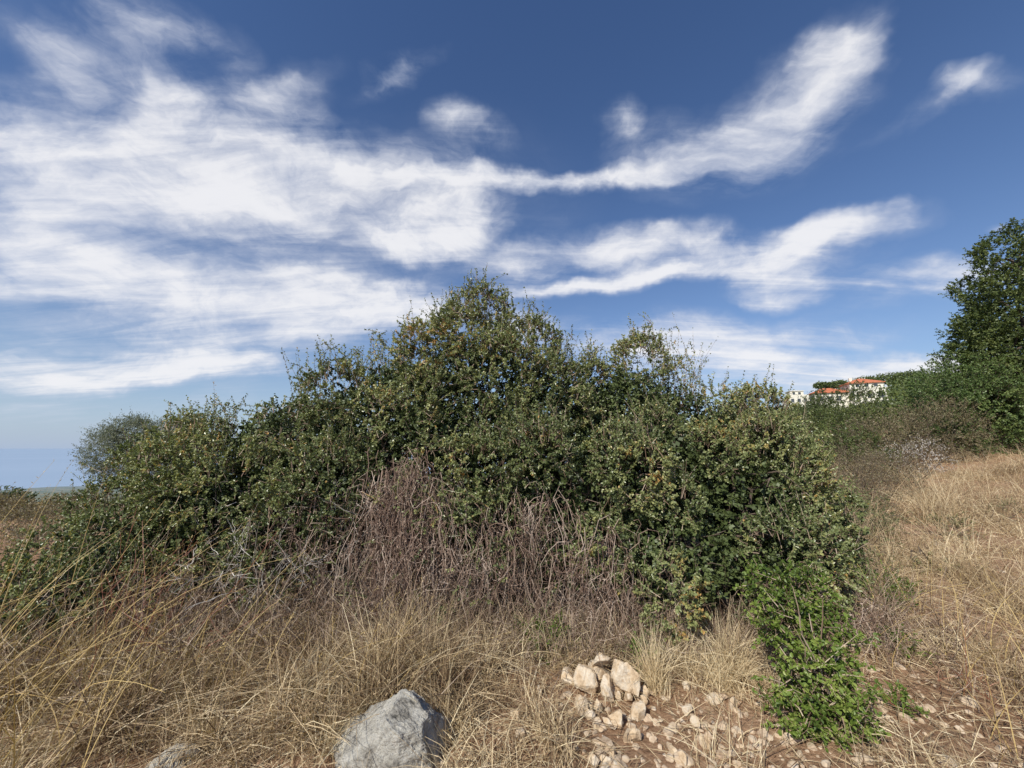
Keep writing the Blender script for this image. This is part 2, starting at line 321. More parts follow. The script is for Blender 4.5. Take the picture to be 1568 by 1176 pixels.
deadbrush('dead_brush',-3.3,3.1,0,.55,.35,240,.55,M_deadtwig,.9,.003,4)
deadbrush('dead_brush',1.0,3.35,0,.9,.13,420,.46,M_deadtwig,.9,.0027,4)
deadbrush('dead_brush',2.9,3.6,0,.4,.35,260,.5,M_deadtwig,.8,.0027,4)
deadbrush('red_bramble',-2.75,3.1,0,.2,.2,22,.85,leafmat('red_stem',[(0,(.20,.07,.045)),(1,(.34,.15,.09))],trans=0),.9,.0036,5)
deadbrush('red_bramble',2.75,2.75,0,.2,.2,12,.35,leafmat('red_stem_b',[(0,(.24,.09,.055)),(1,(.38,.18,.10))],trans=0),.6,.003,5)
# ---------------------------------------------------------------- dry grass
def clump_pts(n,x0,x1,y0,y1,nc,sp):
    c=np.stack([rng.uniform(x0,x1,nc),rng.uniform(y0,y1,nc)],1); i=rng.integers(0,nc,n)
    i=np.where(rng.random(n)<.5,(i**2//nc),i)
    return c[i]+rng.normal(size=(n,2))*sp, i
def ok(p):
    bx=((p[:,0]+.66)/.27)**2+((p[:,1]-2.25)/.25)**2>1
    pile=((p[:,0]-.62)/.32)**2+((p[:,1]-2.8)/.45)**2>1
    pile|=rng.random(len(p))<.10
    rub=((p[:,0]-1.05)/.7)**2+((p[:,1]-2.3)/.45)**2>1
    rub|=rng.random(len(p))<.13
    rub2=((p[:,0]-2.5)/.45)**2+((p[:,1]-2.6)/.6)**2>1
    rub2|=rng.random(len(p))<.2
    patch=(nz(np.stack([p[:,0],p[:,1],0*p[:,0]],1),1.6)+rng.normal(0,.4,len(p))>-.55)|(p[:,0]<2.2)|(p[:,1]>7.5)
    return bx&pile&rub&rub2&patch
def grass(g,p,h,w,lean,bend,rm=.5,rs=.2):
    p=p[ok(p)]; n=len(p)
    P0=np.stack([p[:,0],p[:,1],H(p[:,0],p[:,1])-.005],1)
    cv=.25*nz(np.stack([p[:,0],p[:,1],0*p[:,0]],1),3.5)
    add_blades(g,P0,h*rng.uniform(.35,1.4,n)*(1+cv),w*rng.uniform(.6,1.4,n),np.abs(rng.normal(0,lean,n)),np.abs(rng.normal(0,bend,n)),np.clip(rng.normal(rm,rs,n)+cv*.5,0,1))
g=G()
p=np.stack([rng.uniform(-5,4.5,8000),rng.uniform(1.5,4.2,8000)],1); grass(g,p,.14,.004,1.2,.8,.45,.3)
p,_=clump_pts(19000,-4.8,2.6,1.9,4.0,300,.06); grass(g,p,.25,.0044,.6,.8,.50,.3)
p,_=clump_pts(9000,-4.5,-.2,2.3,3.5,130,.05); grass(g,p,.42,.0044,.45,.8,.32,.3)
p,_=clump_pts(500,-.95,-.6,3.0,3.4,5,.08); grass(g,p,.42,.0035,.3,.4,.6)
p,_=clump_pts(450,.93,1.03,2.85,3.0,3,.04); grass(g,p,.36,.0038,.2,.35,.85,.1)
p,_=clump_pts(800,1.25,1.7,2.9,3.2,5,.07); grass(g,p,.30,.004,.45,.5,.75,.15)
p,_=clump_pts(1800,-.1,2.6,3.0,3.5,24,.07); grass(g,p,.32,.004,.4,.5,.5)
g.build('dry_grass',M_straw)
g=G(); n=26000; p=np.stack([rng.uniform(-4.5,6,n),rng.uniform(1.5,4.5,n)],1)
kk=(((p[:,0]-1.05)/.7)**2+((p[:,1]-2.3)/.45)**2>1)|(rng.random(n)<.35); p=p[kk]; n=len(p); z=H(p[:,0],p[:,1])+rng.uniform(.003,.06,n)
az=rng.uniform(0,6.28,n); l=rng.uniform(.03,.2,n); D=np.stack([np.cos(az),np.sin(az),rng.normal(0,.15,n)],1)
P=np.stack([p[:,0],p[:,1],z],1); nn=unit(rng.normal(size=(n,3))*.3+[0,0,1]); add_leaves(g,P,D,nn,l,np.full(n,.0045),np.clip(rng.normal(.58,.28,n),0,1),True)
g.build('straw_litter',M_straw)
g=G()
p,_=clump_pts(22000,2.2,9,1.6,8,380,.09); k=(p[:,0]>2.3)&((p[:,0]>3.4)|(p[:,1]<3.8)); grass(g,p[k],.24,.0042,.7,.7,.55,.27)
p,_=clump_pts(52000,3.5,22,5,17,1000,.2); k=(p[:,0]>4.0)|(p[:,1]>7); grass(g,p[k],.34,.007,.6,.5,.52,.27)
p,_=clump_pts(9000,2.6,7,2.2,6,120,.08); k=(p[:,0]>3.2)|(p[:,1]<3.4);grass(g,p[k],.55,.004,.4,.6,.55,.25)
p,_=clump_pts(10000,5,16,5,13,190,.13); grass(g,p,.75,.006,.4,.5,.40,.27)
p,_=clump_pts(16000,-26,-5.2,3,22,700,.2); grass(g,p,.3,.009,.6,.5,.35,.2)
g.build('field_grass',M_straw)
g=G()
def stalks(n,x0,x1,y0,y1,h,mat=None):
    p=np.stack([rng.uniform(x0,x1,n),rng.uniform(y0,y1,n)],1)
    P0=np.stack([p[:,0],p[:,1],H(p[:,0],p[:,1])],1)
    P=add_blades(g,P0,h*rng.uniform(.6,1.2,n),np.full(n,.005),np.abs(rng.normal(.3,.2,n)),np.abs(rng.normal(.15,.4,n)),rng.random(n),k=8,azi=rng.normal(0.2,.9,n))
    m=7; tip=P[:,-1]; pr=P[:,-2]
    for j in range(m):
        q=pr+(tip-pr)*(j/m*1.1); add_leaves(g,q,unit(tip-pr)+rng.normal(size=(n,3))*.5,rng.normal(size=(n,3)),rng.uniform(.012,.028,n),np.full(n,.004),rng.random(n),True)
stalks(100,-3.6,-1.9,1.9,3.3,.95); stalks(50,-4.4,-2.6,2.2,3.4,1.4); stalks(30,-3.3,-2.5,2.0,2.6,1.75); stalks(60,-2.6,-.6,2.6,3.4,.65)
stalks(80,2.6,4.6,2.2,4.0,.7); stalks(36,2.3,3,1.6,2.4,.45)
g.build('tall_grass_stalks',M_stalk)
# ---------------------------------------------------------------- rocks
def rock_arrays(size,seed,sub=4,planes=14,rough=.05,d0=.5,d1=.85):
    r=np.random.default_rng(seed)
    bm=bmesh.new(); bmesh.ops.create_icosphere(bm,subdivisions=sub,radius=1)
    v=np.array([w.co[:] for w in bm.verts]); f=[[w.index for w in fc.verts] for fc in bm.faces]; bm.free()
    for _ in range(planes):
        nrm=unit(r.normal(size=3)); d=r.uniform(d0,d1); q=np.maximum(0,v@nrm-d); v=v-q[:,None]*nrm*.98
    v=v*(1+rough*nz(v*2+seed,2.0)+rough*.6*nz(v*5+seed,2.5)+rough*.25*nz(v*13+seed,3))[:,None]
    return v*np.array(size),f
def rockobj(name,items,mat,sub,smooth=True,**kw):
    V=[];F=[];o=0
    for (x,y,z,size,rot,seed) in items:
        v,f=rock_arrays(size,seed,sub,**kw); c,s=math.cos(rot),math.sin(rot)
        v=np.stack([v[:,0]*c-v[:,1]*s,v[:,0]*s+v[:,1]*c,v[:,2]],1)+[x,y,z]; V.append(v); F+= [[a+o for a in t] for t in f]; o+=len(v)
    me=bpy.data.meshes.new(name); me.from_pydata(np.concatenate(V).tolist(),[],F); me.materials.append(mat)
    ob=bpy.data.objects.new(name,me); S.collection.objects.link(ob); return ob
def boulder():
    bm=bmesh.new(); bmesh.ops.create_icosphere(bm,subdivisions=7,radius=1)
    v=np.array([w.co[:] for w in bm.verts]); f=[[w.index for w in fc.verts] for fc in bm.faces]; bm.free()
    pl=[((-.62,-.1,.78),.42),((.25,-.25,.93),.57),((.95,-.15,.25),.60),((-.1,-.97,.2),.5),((.55,-.8,.15),.56),((-.85,-.5,.1),.62),((.1,.9,.4),.6),((-.3,.5,.8),.55),((.6,.3,.74),.62),((-.35,-.75,.55),.52),((.75,-.2,.62),.66)]
    for nrm,d in pl:
        nrm=unit(np.array(nrm)); q=np.maximum(0,v@nrm-d); v=v-q[:,None]*nrm
    s1=nz(v*4+3,2.5); s2=nz(v*9+8,2.5)
    v=v*(1+.028*nz(v*3,2.5)+.03*(1-np.abs(s1))*.6+.014*s2+.010*nz(v*22+5,2.5)-.035*np.clip(nz(v*6+9,2.5)-.6,0,1)-.02*np.clip(nz(v*14+2,2.5)-.5,0,1))[:,None]
    v=v*np.array([.40,.34,.38])+[-.64,2.32,.055]
    me=bpy.data.meshes.new('limestone_boulder'); me.from_pydata(v.tolist(),[],f); me.materials.append(M_lime)
    S.collection.objects.link(bpy.data.objects.new('limestone_boulder',me))
boulder()
rockobj('limestone_boulder',[(-1.75,2.28,.0,(.16,.12,.09),.2,21)],M_lime,4,d0=.4,d1=.7,planes=10)
pile=[(.62,3.0,.15,(.085,.07,.06),.3,31),(.50,2.92,.06,(.11,.08,.11),.9,32),(.75,2.88,.08,(.11,.085,.13),1.9,33),(.62,2.82,.06,(.045,.055,.09),.1,34),
(.38,3.02,.03,(.08,.08,.07),.5,35),(.84,2.98,.04,(.09,.08,.08),2.2,36),(.42,2.70,.03,(.07,.06,.05),1.2,37),(.62,2.6,.03,(.06,.06,.05),.4,38),(.76,2.66,.03,(.07,.05,.05),.8,39),(.62,3.02,.03,(.13,.12,.09),.8,40)]
for i in range(46): pile.append((rng.normal(.68,.3),rng.normal(2.7,.28),.015,tuple(rng.uniform(.015,.05,3)),rng.uniform(0,6),400+i))
rockobj('stone_pile',pile,M_stone,4,d0=.4,d1=.75,planes=10,rough=.045)
it=[]
for i in range(1000):
    if i<520: x,y=rng.normal(1.15,.55),rng.normal(2.4,.36)
    elif i<620: x,y=rng.normal(2.5,.4),rng.normal(2.5,.4)
    else: x,y=rng.uniform(-1.5,5),rng.uniform(1.8,4.6)
    if y<1.5: continue
    s=float(np.clip(rng.lognormal(-4.15,.65),.005,.055)); it.append((x,y,float(H(x,y))+s*.2,(s*rng.uniform(.8,1.4),s,s*.7),rng.uniform(0,6),100+i))
rockobj('gravel',it,M_gravel,2,d0=.4,d1=.75,planes=9,rough=.02)
rockobj('field_stone',[(6.2,6.0,.15,(.14,.12,.1),.3,61),(5.9,5.0,.1,(.09,.1,.07),1,62),(4.2,3.0,.03,(.1,.07,.05),1,63),(7.5,6.4,.2,(.12,.12,.08),2,64)],M_stone,3)
# ---------------------------------------------------------------- trees
def tree(name,lobes,base,trunk_r,mat,dens,twl,nl,LL,WW,simple=True,gap=.4,reject=.5):
    e=empty(name); gl=G(); gt=G(); foliage(gl,None,lobes,dens,twl,nl,LL,WW,rad=(.45,1.08),reject=reject,gap=gap,simple=simple)
    gl.build('leaves',mat,e)
    ls=np.array(lobes); c=ls[:,:3].mean(0); b=np.array([*base,float(H(*base))-.1])
    fork=b*.55+c*.45; fork[:2]=b[:2]*.8+c[:2]*.2
    curve_tubes(gt,b[None],fork[None],trunk_r,trunk_r*.7,8,trunk_r*.3,8)
    n=min(len(ls),8); curve_tubes(gt,np.tile(fork,(n,1)),ls[:n,:3],trunk_r*.5,trunk_r*.15,8,.08,6)
    for l in ls[:n]:
        q=l[:3]+unit(rng.normal(size=(10,3)))*l[3:]*.85; curve_tubes(gt,np.tile(l[:3],(10,1)),q,trunk_r*.14,trunk_r*.03,6,.06,4)
    gt.build('trunk_and_limbs',M_bark,e); return e
h0=float(H(-13.4,14))
tree('olive_tree',[(-14.0,14,h0+2.0,.8,.8,.85),(-13.2,14,h0+2.3,.9,.8,.9),(-12.3,14.2,h0+2.1,.9,.8,.9),(-13.5,14,h0+2.6,.6,.7,.6),(-11.6,14.2,h0+2.2,.8,.8,.9)],(-13.3,14),.12,M_olive,170,.3,16,.06,.018,gap=.4)
big=[(19.6,14,7.7,1.6,1.5,1.4),(18.6,13.8,6.4,1.2,1.3,1.1),(20.6,14,6.6,2,1.6,1.7),(18.0,13.8,5.0,1.1,1.3,1.0),(19.5,13.6,4.8,1.7,1.5,1.4),(18.9,13.8,8.4,.8,.9,.7),(20,14.5,3.4,1.8,1.5,1.3),(17.6,13.8,4.2,.8,.8,.6)]
tree('oak_tree',big+sublobes(big,8,.35,.75,1.0),(19.8,14.3),.28,M_tree,62,.25,22,.07,.045,gap=.45,reject=.8)
def shrub(name,lobes,mat,dens=80,twl=.25,nl=18,LL=.06,WW=.035,gap=.35,rs=0):
    e=empty(name); gl=G(); gt=G(); L2=[(x,y,float(H(x,y))+z,a,b,c) for x,y,z,a,b,c in lobes]
    foliage(gl,gt,L2,dens,twl,nl,LL,WW,rad=(.5,1.08),reject=.6,gap=gap,simple=True,rshift=rs,amp=.2)
    for l in L2:
        n=6; b=np.stack([rng.normal(l[0],l[3]*.3,n),rng.normal(l[1],l[4]*.3,n),np.full(n,float(H(l[0],l[1]))-.1)],1)
        curve_tubes(gt,b,np.array(l[:3])+rng.normal(size=(n,3))*np.array(l[3:])*.5,.015,.006,6,.06,4)
    gl.build('leaves',mat,e); gt.build('stems',M_bark,e)
shrub('green_thicket',[(16.3,13.2,1.3,1.3,1.1,1.5),(18,13,1.3,1.5,1.2,1.6),(19.8,12.8,1.2,1.5,1.2,1.5),(15.6,14,1.4,1.2,1.2,1.5),(17.2,14.4,2.0,1.4,1.2,1.6)],M_hedge)
shrub('dry_shrub',[(12,12.6,.6,.9,.8,.9),(13.2,12.8,.8,1,.8,1.1),(14.4,13,.9,1,.9,1.1),(11,12.6,.5,.8,.8,.8)],M_brownleaf,80,.3,14,.05,.02,.45)
shrub('dry_shrub',[(7.6,9,.3,.8,.6,.8),(8.6,9.4,.3,.8,.6,.8),(6.4,7.6,.3,.7,.5,.7),(9.8,10.4,.3,.8,.6,.7)],M_brownleaf,90,.25,12,.035,.014,.45)
shrub('half_dry_shrub',[(5.0,6.0,.25,.55,.45,.45),(4.5,5.2,.2,.4,.35,.35),(5.6,6.6,.25,.5,.45,.45)],M_mixleaf,140,.16,16,.025,.014,.45)
shrub('low_sprouts',[(4.9,4.9,.08,.3,.25,.22),(6.6,6.2,.1,.35,.3,.28),(3.9,4.6,.1,.3,.3,.25),(8.6,7.2,.1,.4,.3,.3)],M_mixleaf,160,.14,14,.024,.014,.5)
shrub('green_shrub_bank',[(11,16,1.0,1.4,1.2,1.2),(13,17,1.1,1.6,1.2,1.2),(15,18,1.4,1.8,1.3,1.4),(9.4,15,.9,1.2,1,1.0),(8,13.5,.8,1.1,1,.9),(7,11,.6,1,.9,.8),(10.4,12.2,.5,.9,.8,.8),(12.6,14.2,.9,1.1,.9,1.0)],M_tree,60)
shrub('pale_seedhead_shrub',[(11.5,11.6,.5,.6,.5,.5),(12.2,11.8,.5,.5,.5,.5)],M_greytwig,60,.25,10,.03,.02,.4)
shrub('left_shrub',[(-8.5,7.4,.1,.8,.6,.5),(-9.6,8,.05,.7,.6,.45),(-7.4,6.6,.0,.6,.5,.4)],M_brownleaf,80,.25,12,.04,.015,.5)
shrub('left_thicket',[(-27,21,1.0,2,1.6,1.4),(-30,21,1.0,2.3,1.6,1.5),(-24,22,.6,1.8,1.5,1.1),(-34,24,1.0,2.5,1.8,1.6),(-21,21,.3,1.6,1.3,1.0)],M_tree,80,.3,16,.08,.055)
shrub('left_dry_thicket',[(-14,11,.1,1.4,.8,.5),(-15.5,12,.1,1.5,.9,.5),(-11.5,11,.1,1.2,.8,.4)],M_brownleaf,60,.3,14,.06,.03)
# ---------------------------------------------------------------- distant tree masses
def mass(name,pts,mat,LL,nl=240):
    g=G()
    for x,y,r,hh in pts:
        h=float(H(x,y)); n=nl
        for _ in range(5):
            c=np.array([x,y,h+hh*.55])+rng.normal(size=3)*[r*.45,r*.45,hh*.15]
            u=unit(rng.normal(size=(n,3))); P=c+u*np.array([r*.6,r*.6,hh*.42])*rng.uniform(.6,1.05,(n,1))
            sc=LL*min(1.6,max(.35,math.hypot(x,y)/90)); add_leaves(g,P,unit(rng.normal(size=(n,3))),unit(u+rng.normal(size=(n,3))*.5),sc*rng.uniform(.6,1.3,n),np.full(n,sc*.75),np.clip(rng.normal(.45,.2,n),0,1),True)
    g.build(name,mat)
pts=[]
for _ in range(520):
    r=rng.uniform(55,430); a=rng.uniform(-62,12); x=r*math.sin(math.radians(a)); y=r*math.cos(math.radians(a)); pts.append((x,y,rng.uniform(1.6,3.6),rng.uniform(2,4)))
mass('distant_trees',pts,M_tree,.5,90)
pts=[]
for _ in range(330):
    r=rng.uniform(24,112); a=rng.uniform(24,62); x=r*math.sin(math.radians(a)); y=r*math.cos(math.radians(a)); hh=rng.uniform(1.2,3)
    if 33<a<45.5 and H(x,y)+hh*1.05>1.6+.111*y: continue
    pts.append((x,y,rng.uniform(1,2.4),hh))
mass('hillside_trees',pts,M_tree,.4,150)
def umbrella(x,y,zt,r):
    h=float(H(x,y)); e=empty('umbrella_pine'); gl=G(); gt=G(); n=3400
    for _ in range(7):
        c=np.array([x,y,zt-r*.28])+rng.normal(size=3)*[r*.4,r*.4,r*.05]
        m=n//7; u=unit(rng.normal(size=(m,3))); P=c+u*np.array([r*.6,r*.6,r*.26])*rng.uniform(.7,1.05,(m,1))
        add_leaves(gl,P,unit(rng.normal(size=(m,3))),unit(u+rng.normal(size=(m,3))*.5),np.full(m,.42),np.full(m,.3),np.clip(rng.normal(.35,.2,m),0,1),True)
    gl.build('crown',M_tree,e); curve_tubes(gt,np.array([[x,y,h-.2]]),np.array([[x,y,zt-r*.3]]),.35,.2,6,.1,8); gt.build('trunk',M_bark,e)
for x,y,zt,r in ((86,104,19.2,3),(103,108,21.8,5.5),(110,108,22.2,5.5),(118,106,21.6,5.5),(97,110,19.8,4)): umbrella(x,y,zt,r)
def cypress(x,y,zt):
    h=float(H(x,y)); e=empty('cypress_tree'); gl=G(); gt=G(); n=1800; t=rng.random(n)**.8; an=rng.uniform(0,6.28,n); rr=.75*(1-t)**.6*np.minimum(1,t*8+.3)*rng.uniform(.6,1.05,n)
    P=np.stack([x+rr*np.cos(an),y+rr*np.sin(an),h+.4+(zt-h-.4)*t],1); add_leaves(gl,P,unit(rng.normal(size=(n,3))*.5+[0,0,1]),rng.normal(size=(n,3)),np.full(n,.4),np.full(n,.2),rng.uniform(0,.5,n),True)
    gl.build('crown',M_tree,e); curve_tubes(gt,np.array([[x,y,h-.2]]),np.array([[x,y,zt-.5]]),.14,.03,6,.03,6); gt.build('trunk',M_bark,e)
cypress(44,37,float(10.4)); cypress(46.5,38,float(9.8))
# ---------------------------------------------------------------- houses
def boxmesh(name,c,s,mat,parent,bev=0):
    bm=bmesh.new(); bmesh.ops.create_cube(bm,size=1)
    for v in bm.verts: v.co=Vector((c[0]+v.co.x*s[0],c[1]+v.co.y*s[1],c[2]+v.co.z*s[2]))
    me=bpy.data.meshes.new(name); bm.to_mesh(me); bm.free(); me.materials.append(mat)
    o=bpy.data.objects.new(name,me); S.collection.objects.link(o); o.parent=parent; return o
def hip(name,x0,x1,y0,y1,z,h,parent,ov=.6,mat=None):
    x0-=ov;x1+=ov;y0-=ov;y1+=ov; d=min(x1-x0,y1-y0)/2
    if x1-x0>y1-y0: r=[(x0+d,(y0+y1)/2,z+h),(x1-d,(y0+y1)/2,z+h)]
    else: r=[((x0+x1)/2,y0+d,z+h),((x0+x1)/2,y1-d,z+h)]
    b=[(x0,y0,z),(x1,y0,z),(x1,y1,z),(x0,y1,z)]; lo=[(a,b_,z-.18) for a,b_,_ in b]
    V=b+r+lo
    F=([(0,1,5,4),(1,2,5),(2,3,4,5),(3,0,4)] if x1-x0>y1-y0 else [(0,1,4),(1,2,5,4),(2,3,5),(3,0,4,5)])+[(6,7,1,0),(7,8,2,1),(8,9,3,2),(9,6,0,3),(9,8,7,6)]
    me=bpy.data.meshes.new(name); me.from_pydata(V,[],F); me.materials.append(mat or M_roof); o=bpy.data.objects.new(name,me); S.collection.objects.link(o); o.parent=parent
def arcade(name,x0,x1,y,z0,z1,n,parent,op=.68,spring=.5):
    V=[];F=[]; bw=(x1-x0)/n; r=bw*op/2; zs=z0+(z1-z0)*spring
    for i in range(n):
        a=x0+i*bw; c=a+bw/2
        pts=[(c-r,z0),(c-r,zs)]+[(c-r*math.cos(t),zs+r*math.sin(t)*1.0) for t in np.linspace(0,math.pi,11)[1:-1]]+[(c+r,zs),(c+r,z0)]
        top=[(a,z0),(a,z1)]+[(c-r*math.cos(t),z1) for t in np.linspace(0,math.pi,11)[1:-1]]+[(a+bw,z1),(a+bw,z0)]
        o=len(V); m=len(pts); V+=[(p[0],y,p[1]) for p in pts]+[(p[0],y,p[1]) for p in top]
        F+=[(o+j,o+j+1,o+m+j+1,o+m+j) for j in range(m-1)]
    me=bpy.data.meshes.new(name); me.from_pydata(V,[],F); me.materials.append(M_wall); o=bpy.data.objects.new(name,me); S.collection.objects.link(o); o.parent=parent
    s=o.modifiers.new('t','SOLIDIFY'); s.thickness=.35; s.offset=0
def windows(face_y,xs,z,w,h,parent):
    for x in xs:
        boxmesh('window',(x,face_y-.02,z),(w,.1,h),M_glass,parent); boxmesh('sill',(x,face_y-.12,z-h/2-.08),(w+.3,.25,.12),M_wall,parent)
def place(o,x,y,ang,z,sc):
    o.location=(x,y,z); o.rotation_euler=(0,0,ang); o.scale=(sc,sc,sc)
v=empty('red_roofed_villa')
boxmesh('main_block',(3.4,4.5,1.6),(9,8,11.2),M_wall,v); hip('roof',-1.1,7.9,.5,8.5,7.2,1.9,v)
arcade('arcade_front',-.8,7.6,-1.3,1.6,5.0,3,v); boxmesh('loggia_roof',(3.4,-.5,5.15),(9.2,2.2,.3),M_wall,v); boxmesh('loggia_floor',(3.4,-.5,-1.0),(9.2,2.4,5.18),M_wall,v)
windows(.5,[.2,3.4,6.6],3.2,1.5,2.4,v); windows(.5,[1,3.4,5.8],6.2,1.0,1.0,v)
boxmesh('wing',(-6,5,.2),(9.6,7,8.6),M_wall,v); hip('wing_roof',-10.8,-1.2,1.5,8.5,4.5,1.9,v); windows(1.5,[-9,-6.5,-4],2.4,1.2,1.6,v)
boxmesh('chimney',(1.2,5.5,8.6),(.8,.8,1.8),M_wall,v)
place(v,83,94,-.35,11.8,.74)
v=empty('white_house')
boxmesh('lower_block',(0,3,0),(8,7,8),M_wall,v); hip('roof',-2.4,2.8,1.2,5.6,6.6,.5,v,.3,M_wall); boxmesh('upper_block',(.2,3.4,5.2),(5.2,4.4,2.6),M_wall,v)
windows(-.5,[-2.5,0,2.5],2.2,1.2,1.5,v); windows(1.2,[-1,1.2],5.4,1,1.2,v); boxmesh('parapet',(0,-.36,4.35),(8,.2,.7),M_wall,v)
place(v,72,98,-.2,12.0,.58)
# ---------------------------------------------------------------- world: sky + clouds
w=bpy.data.worlds.new('World'); S.world=w; w.use_nodes=True; nt=w.node_tree; nt.nodes.clear(); L=nt.links
w.cycles.sampling_method='MANUAL'; w.cycles.sample_map_resolution=256
SUN_AZ=math.radians(-146); SUN_EL=math.radians(40)
sky=nt.nodes.new('ShaderNodeTexSky'); sky.sky_type='NISHITA'; sky.sun_disc=False; sky.sun_elevation=SUN_EL; sky.sun_rotation=SUN_AZ
sky.air_density=1.0; sky.dust_density=.2; sky.ozone_density=3.0
hs=nt.nodes.new('ShaderNodeHueSaturation'); hs.inputs['Saturation'].default_value=1.15; hs.inputs['Hue'].default_value=.508; L.new(sky.outputs[0],hs.inputs['Color'])
bg=nt.nodes.new('ShaderNodeBackground'); bg.inputs[1].default_value=.112; L.new(hs.outputs[0],bg.inputs[0])
tc=nt.nodes.new('ShaderNodeTexCoord'); sx=nt.nodes.new('ShaderNodeSeparateXYZ'); L.new(tc.outputs['Generated'],sx.inputs[0])
X_,Y_,Z_=sx.outputs
den=mth(nt,'ADD',Y_,1.02)
sc_=mth(nt,'DIVIDE',X_,den); tc_=mth(nt,'DIVIDE',Z_,den)
st=nt.nodes.new('ShaderNodeCombineXYZ'); L.new(sc_,st.inputs[0]); L.new(tc_,st.inputs[1])
zc=mth(nt,'ADD',mth(nt,'MAXIMUM',Z_,0),.12)
cp=nt.nodes.new('ShaderNodeCombineXYZ'); L.new(mth(nt,'DIVIDE',X_,zc),cp.inputs[0]); L.new(mth(nt,'DIVIDE',Y_,zc),cp.inputs[1])
def vn(scale,detail,rough,vec,dist=0):
    n=nt.nodes.new('ShaderNodeTexNoise'); n.inputs['Scale'].default_value=scale;n.inputs['Detail'].default_value=detail;n.inputs['Roughness'].default_value=rough;n.inputs['Distortion'].default_value=dist
    L.new(vec,n.inputs['Vector']); return n
wn=vn(6.5,5,.58,st.outputs[0])
vs=nt.nodes.new('ShaderNodeVectorMath'); vs.operation='SUBTRACT'; L.new(wn.outputs['Color'],vs.inputs[0]); vs.inputs[1].default_value=(.5,.5,.5)
vm=nt.nodes.new('ShaderNodeVectorMath'); vm.operation='MULTIPLY_ADD'; L.new(vs.outputs[0],vm.inputs[0]); vm.inputs[1].default_value=(.13,.085,0); L.new(st.outputs[0],vm.inputs[2])
W=vm.outputs[0]
def todir(px,py):
    dx=(px-784)/FPX; dy=(588-py)/FPX
    d=np.array([dx,math.cos(TH)-dy*math.sin(TH),math.sin(TH)+dy*math.cos(TH)]); d/=np.linalg.norm(d); return np.array([d[0],d[2]])/(1.02+d[1])
blobs=[(170,255,290,85,-6,.85),(400,250,220,70,-12,1.05),(90,345,210,70,0,.5),(460,325,210,75,-8,.5),(30,190,130,50,-20,.45),
(235,100,130,38,-60,.85),(115,80,70,50,20,.8),(230,15,80,34,0,.65),(400,150,130,26,0,.65),(460,125,80,22,15,.4),(340,75,90,30,-30,.4),(40,20,120,30,0,.3),
(618,95,60,22,35,.8),(590,130,40,12,40,.4),(695,182,40,26,0,.7),(745,212,50,22,-20,.5),(600,245,170,34,-12,.6),
(780,278,240,13,0,.8),(960,266,190,15,8,.75),(1120,228,160,38,18,.85),(1200,170,130,50,38,.9),(1275,90,75,36,60,.65),(1040,215,120,36,12,.55),(950,180,38,26,0,.7),(1190,245,120,24,12,.35),
(650,345,95,42,10,1.0),(720,328,70,30,0,.75),(680,385,110,28,0,.6),(690,320,190,100,0,.25),
(860,442,170,9,6,.75),(1010,424,200,14,8,.9),(1180,386,180,24,12,.95),(1290,352,70,20,15,.85),(960,380,90,28,0,.95),(1080,362,100,26,0,.9),(880,392,110,26,0,.65),(800,400,80,45,0,.4),
(1225,425,100,28,14,1.05),(1190,445,80,20,0,.75),(1350,435,110,18,8,.7),(1480,430,90,22,0,.75),(1330,470,130,10,8,.35),
(1490,145,70,20,-5,.7),(1440,170,60,12,30,.4),(1520,357,26,7,0,.65),(1370,195,60,10,35,.25),
(120,415,240,36,-6,.75),(420,470,180,38,-4,.9),(550,480,120,34,0,.95),(450,425,100,14,0,.4),(655,480,70,34,0,1.1),(790,500,60,30,0,1.0),
(230,562,290,18,2,1.05),(60,535,180,12,0,.5),(250,400,420,140,-5,.32),(300,510,340,50,-3,.4),
(1150,535,190,32,0,.85),(1340,567,240,24,0,1.25),(1040,530,110,34,0,.95),(900,530,100,32,0,.9),(1450,562,130,20,0,.95),(1180,590,300,24,0,.75),(200,615,360,26,0,.4),(1290,510,120,12,5,.35)]
acc=None
for cx,cy,a,b,ang,wt in blobs:
    c=todir(cx,cy); ar=math.radians(ang)
    e=todir(cx+a*math.cos(ar),cy-a*math.sin(ar))-todir(cx-a*math.cos(ar),cy+a*math.sin(ar))
    h=todir(cx-b*math.sin(ar),cy-b*math.cos(ar))-todir(cx+b*math.sin(ar),cy+b*math.cos(ar))
    mp=nt.nodes.new('ShaderNodeMapping'); mp.vector_type='TEXTURE'
    mp.inputs['Location'].default_value=(c[0],c[1],0); mp.inputs['Rotation'].default_value=(0,0,math.atan2(e[1],e[0]))
    mp.inputs['Scale'].default_value=(np.linalg.norm(e)*.5*1.3,np.linalg.norm(h)*.5*1.75,1)
    L.new(W,mp.inputs['Vector'])
    gr=nt.nodes.new('ShaderNodeTexGradient'); gr.gradient_type='SPHERICAL'; L.new(mp.outputs[0],gr.inputs[0])
    acc=mth(nt,'MULTIPLY',gr.outputs['Fac'],wt) if acc is None else mth(nt,'MULTIPLY_ADD',gr.outputs['Fac'],wt,acc)
mp1=nt.nodes.new('ShaderNodeMapping'); mp1.inputs['Scale'].default_value=(.8,1.35,1); mp1.inputs['Rotation'].default_value=(0,0,-.15); L.new(W,mp1.inputs[0])
n1=vn(9,8,.62,mp1.outputs[0],.3).outputs['Fac']
mpp=nt.nodes.new('ShaderNodeMapping'); mpp.inputs['Scale'].default_value=(.8,3.6,1); mpp.inputs['Rotation'].default_value=(0,0,.5); L.new(cp.outputs[0],mpp.inputs[0])
n2=vn(1.5,6,.6,mpp.outputs[0],.7).outputs['Fac']
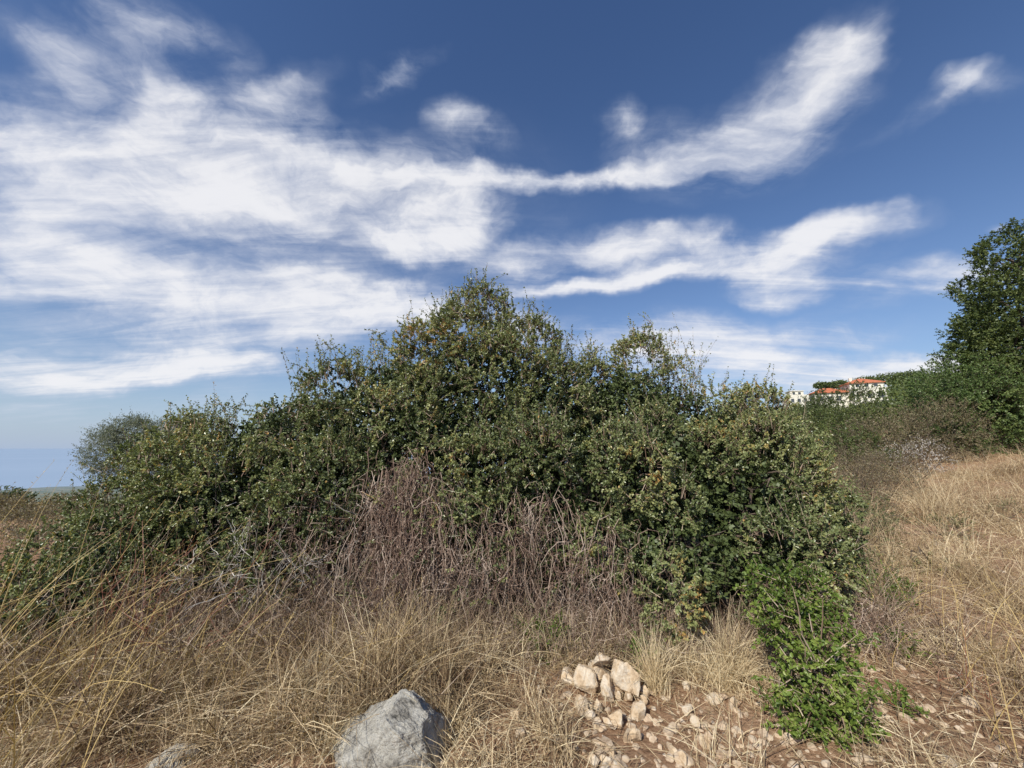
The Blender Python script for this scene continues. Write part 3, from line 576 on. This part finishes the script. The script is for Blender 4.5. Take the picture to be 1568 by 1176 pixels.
nn_=mth(nt,'ADD',mth(nt,'MULTIPLY',mth(nt,'SUBTRACT',n1,.5),2.1),mth(nt,'MULTIPLY',mth(nt,'SUBTRACT',n2,.5),1.3))
gate=mth(nt,'MULTIPLY',acc,2.2,clamp=True)
dd=mth(nt,'MULTIPLY_ADD',nn_,gate,mth(nt,'MINIMUM',acc,1.05))
mr=nt.nodes.new('ShaderNodeMapRange'); mr.interpolation_type='SMOOTHSTEP'; L.new(dd,mr.inputs[0]); mr.inputs[1].default_value=-.05; mr.inputs[2].default_value=1.3; mr.inputs[4].default_value=.93
ccol=ramp(nt,mth(nt,'ADD',mth(nt,'MULTIPLY',dd,.6),mth(nt,'MULTIPLY',n1,.5)),[(.2,(.50,.59,.78)),(.55,(.68,.73,.86)),(.95,(.95,.95,.98))])
bg2=nt.nodes.new('ShaderNodeBackground'); bg2.inputs[1].default_value=.95; L.new(ccol,bg2.inputs[0])
hz=mth(nt,'MULTIPLY',mth(nt,'POWER',2.718,mth(nt,'MULTIPLY',mth(nt,'ABSOLUTE',Z_),-6)),.9)
bg3=nt.nodes.new('ShaderNodeBackground'); bg3.inputs[0].default_value=(.43,.55,.76,1); bg3.inputs[1].default_value=.9
m0=nt.nodes.new('ShaderNodeMixShader'); L.new(hz,m0.inputs[0]); L.new(bg.outputs[0],m0.inputs[1]); L.new(bg3.outputs[0],m0.inputs[2])
mx=nt.nodes.new('ShaderNodeMixShader'); L.new(mr.outputs[0],mx.inputs[0]); L.new(m0.outputs[0],mx.inputs[1]); L.new(bg2.outputs[0],mx.inputs[2])
wo=nt.nodes.new('ShaderNodeOutputWorld'); L.new(mx.outputs[0],wo.inputs[0])
# ---------------------------------------------------------------- sun
sd=bpy.data.lights.new('sun','SUN'); sd.energy=5; sd.angle=math.radians(.5); sd.color=(1,.955,.85)
so=bpy.data.objects.new('sun',sd); S.collection.objects.link(so)
dv=Vector((math.sin(SUN_AZ)*math.cos(SUN_EL),math.cos(SUN_AZ)*math.cos(SUN_EL),math.sin(SUN_EL)))
so.rotation_euler=dv.to_track_quat('Z','Y').to_euler()
# ---------------------------------------------------------------- camera
cd=bpy.data.cameras.new('camera'); cd.sensor_width=36; cd.lens=36*FPX/1568; cd.clip_end=200000; cd.clip_start=.05
co=bpy.data.objects.new('camera',cd); S.collection.objects.link(co); co.location=(0,0,1.6); co.rotation_euler=(math.pi/2+TH,0,0)
S.camera=co
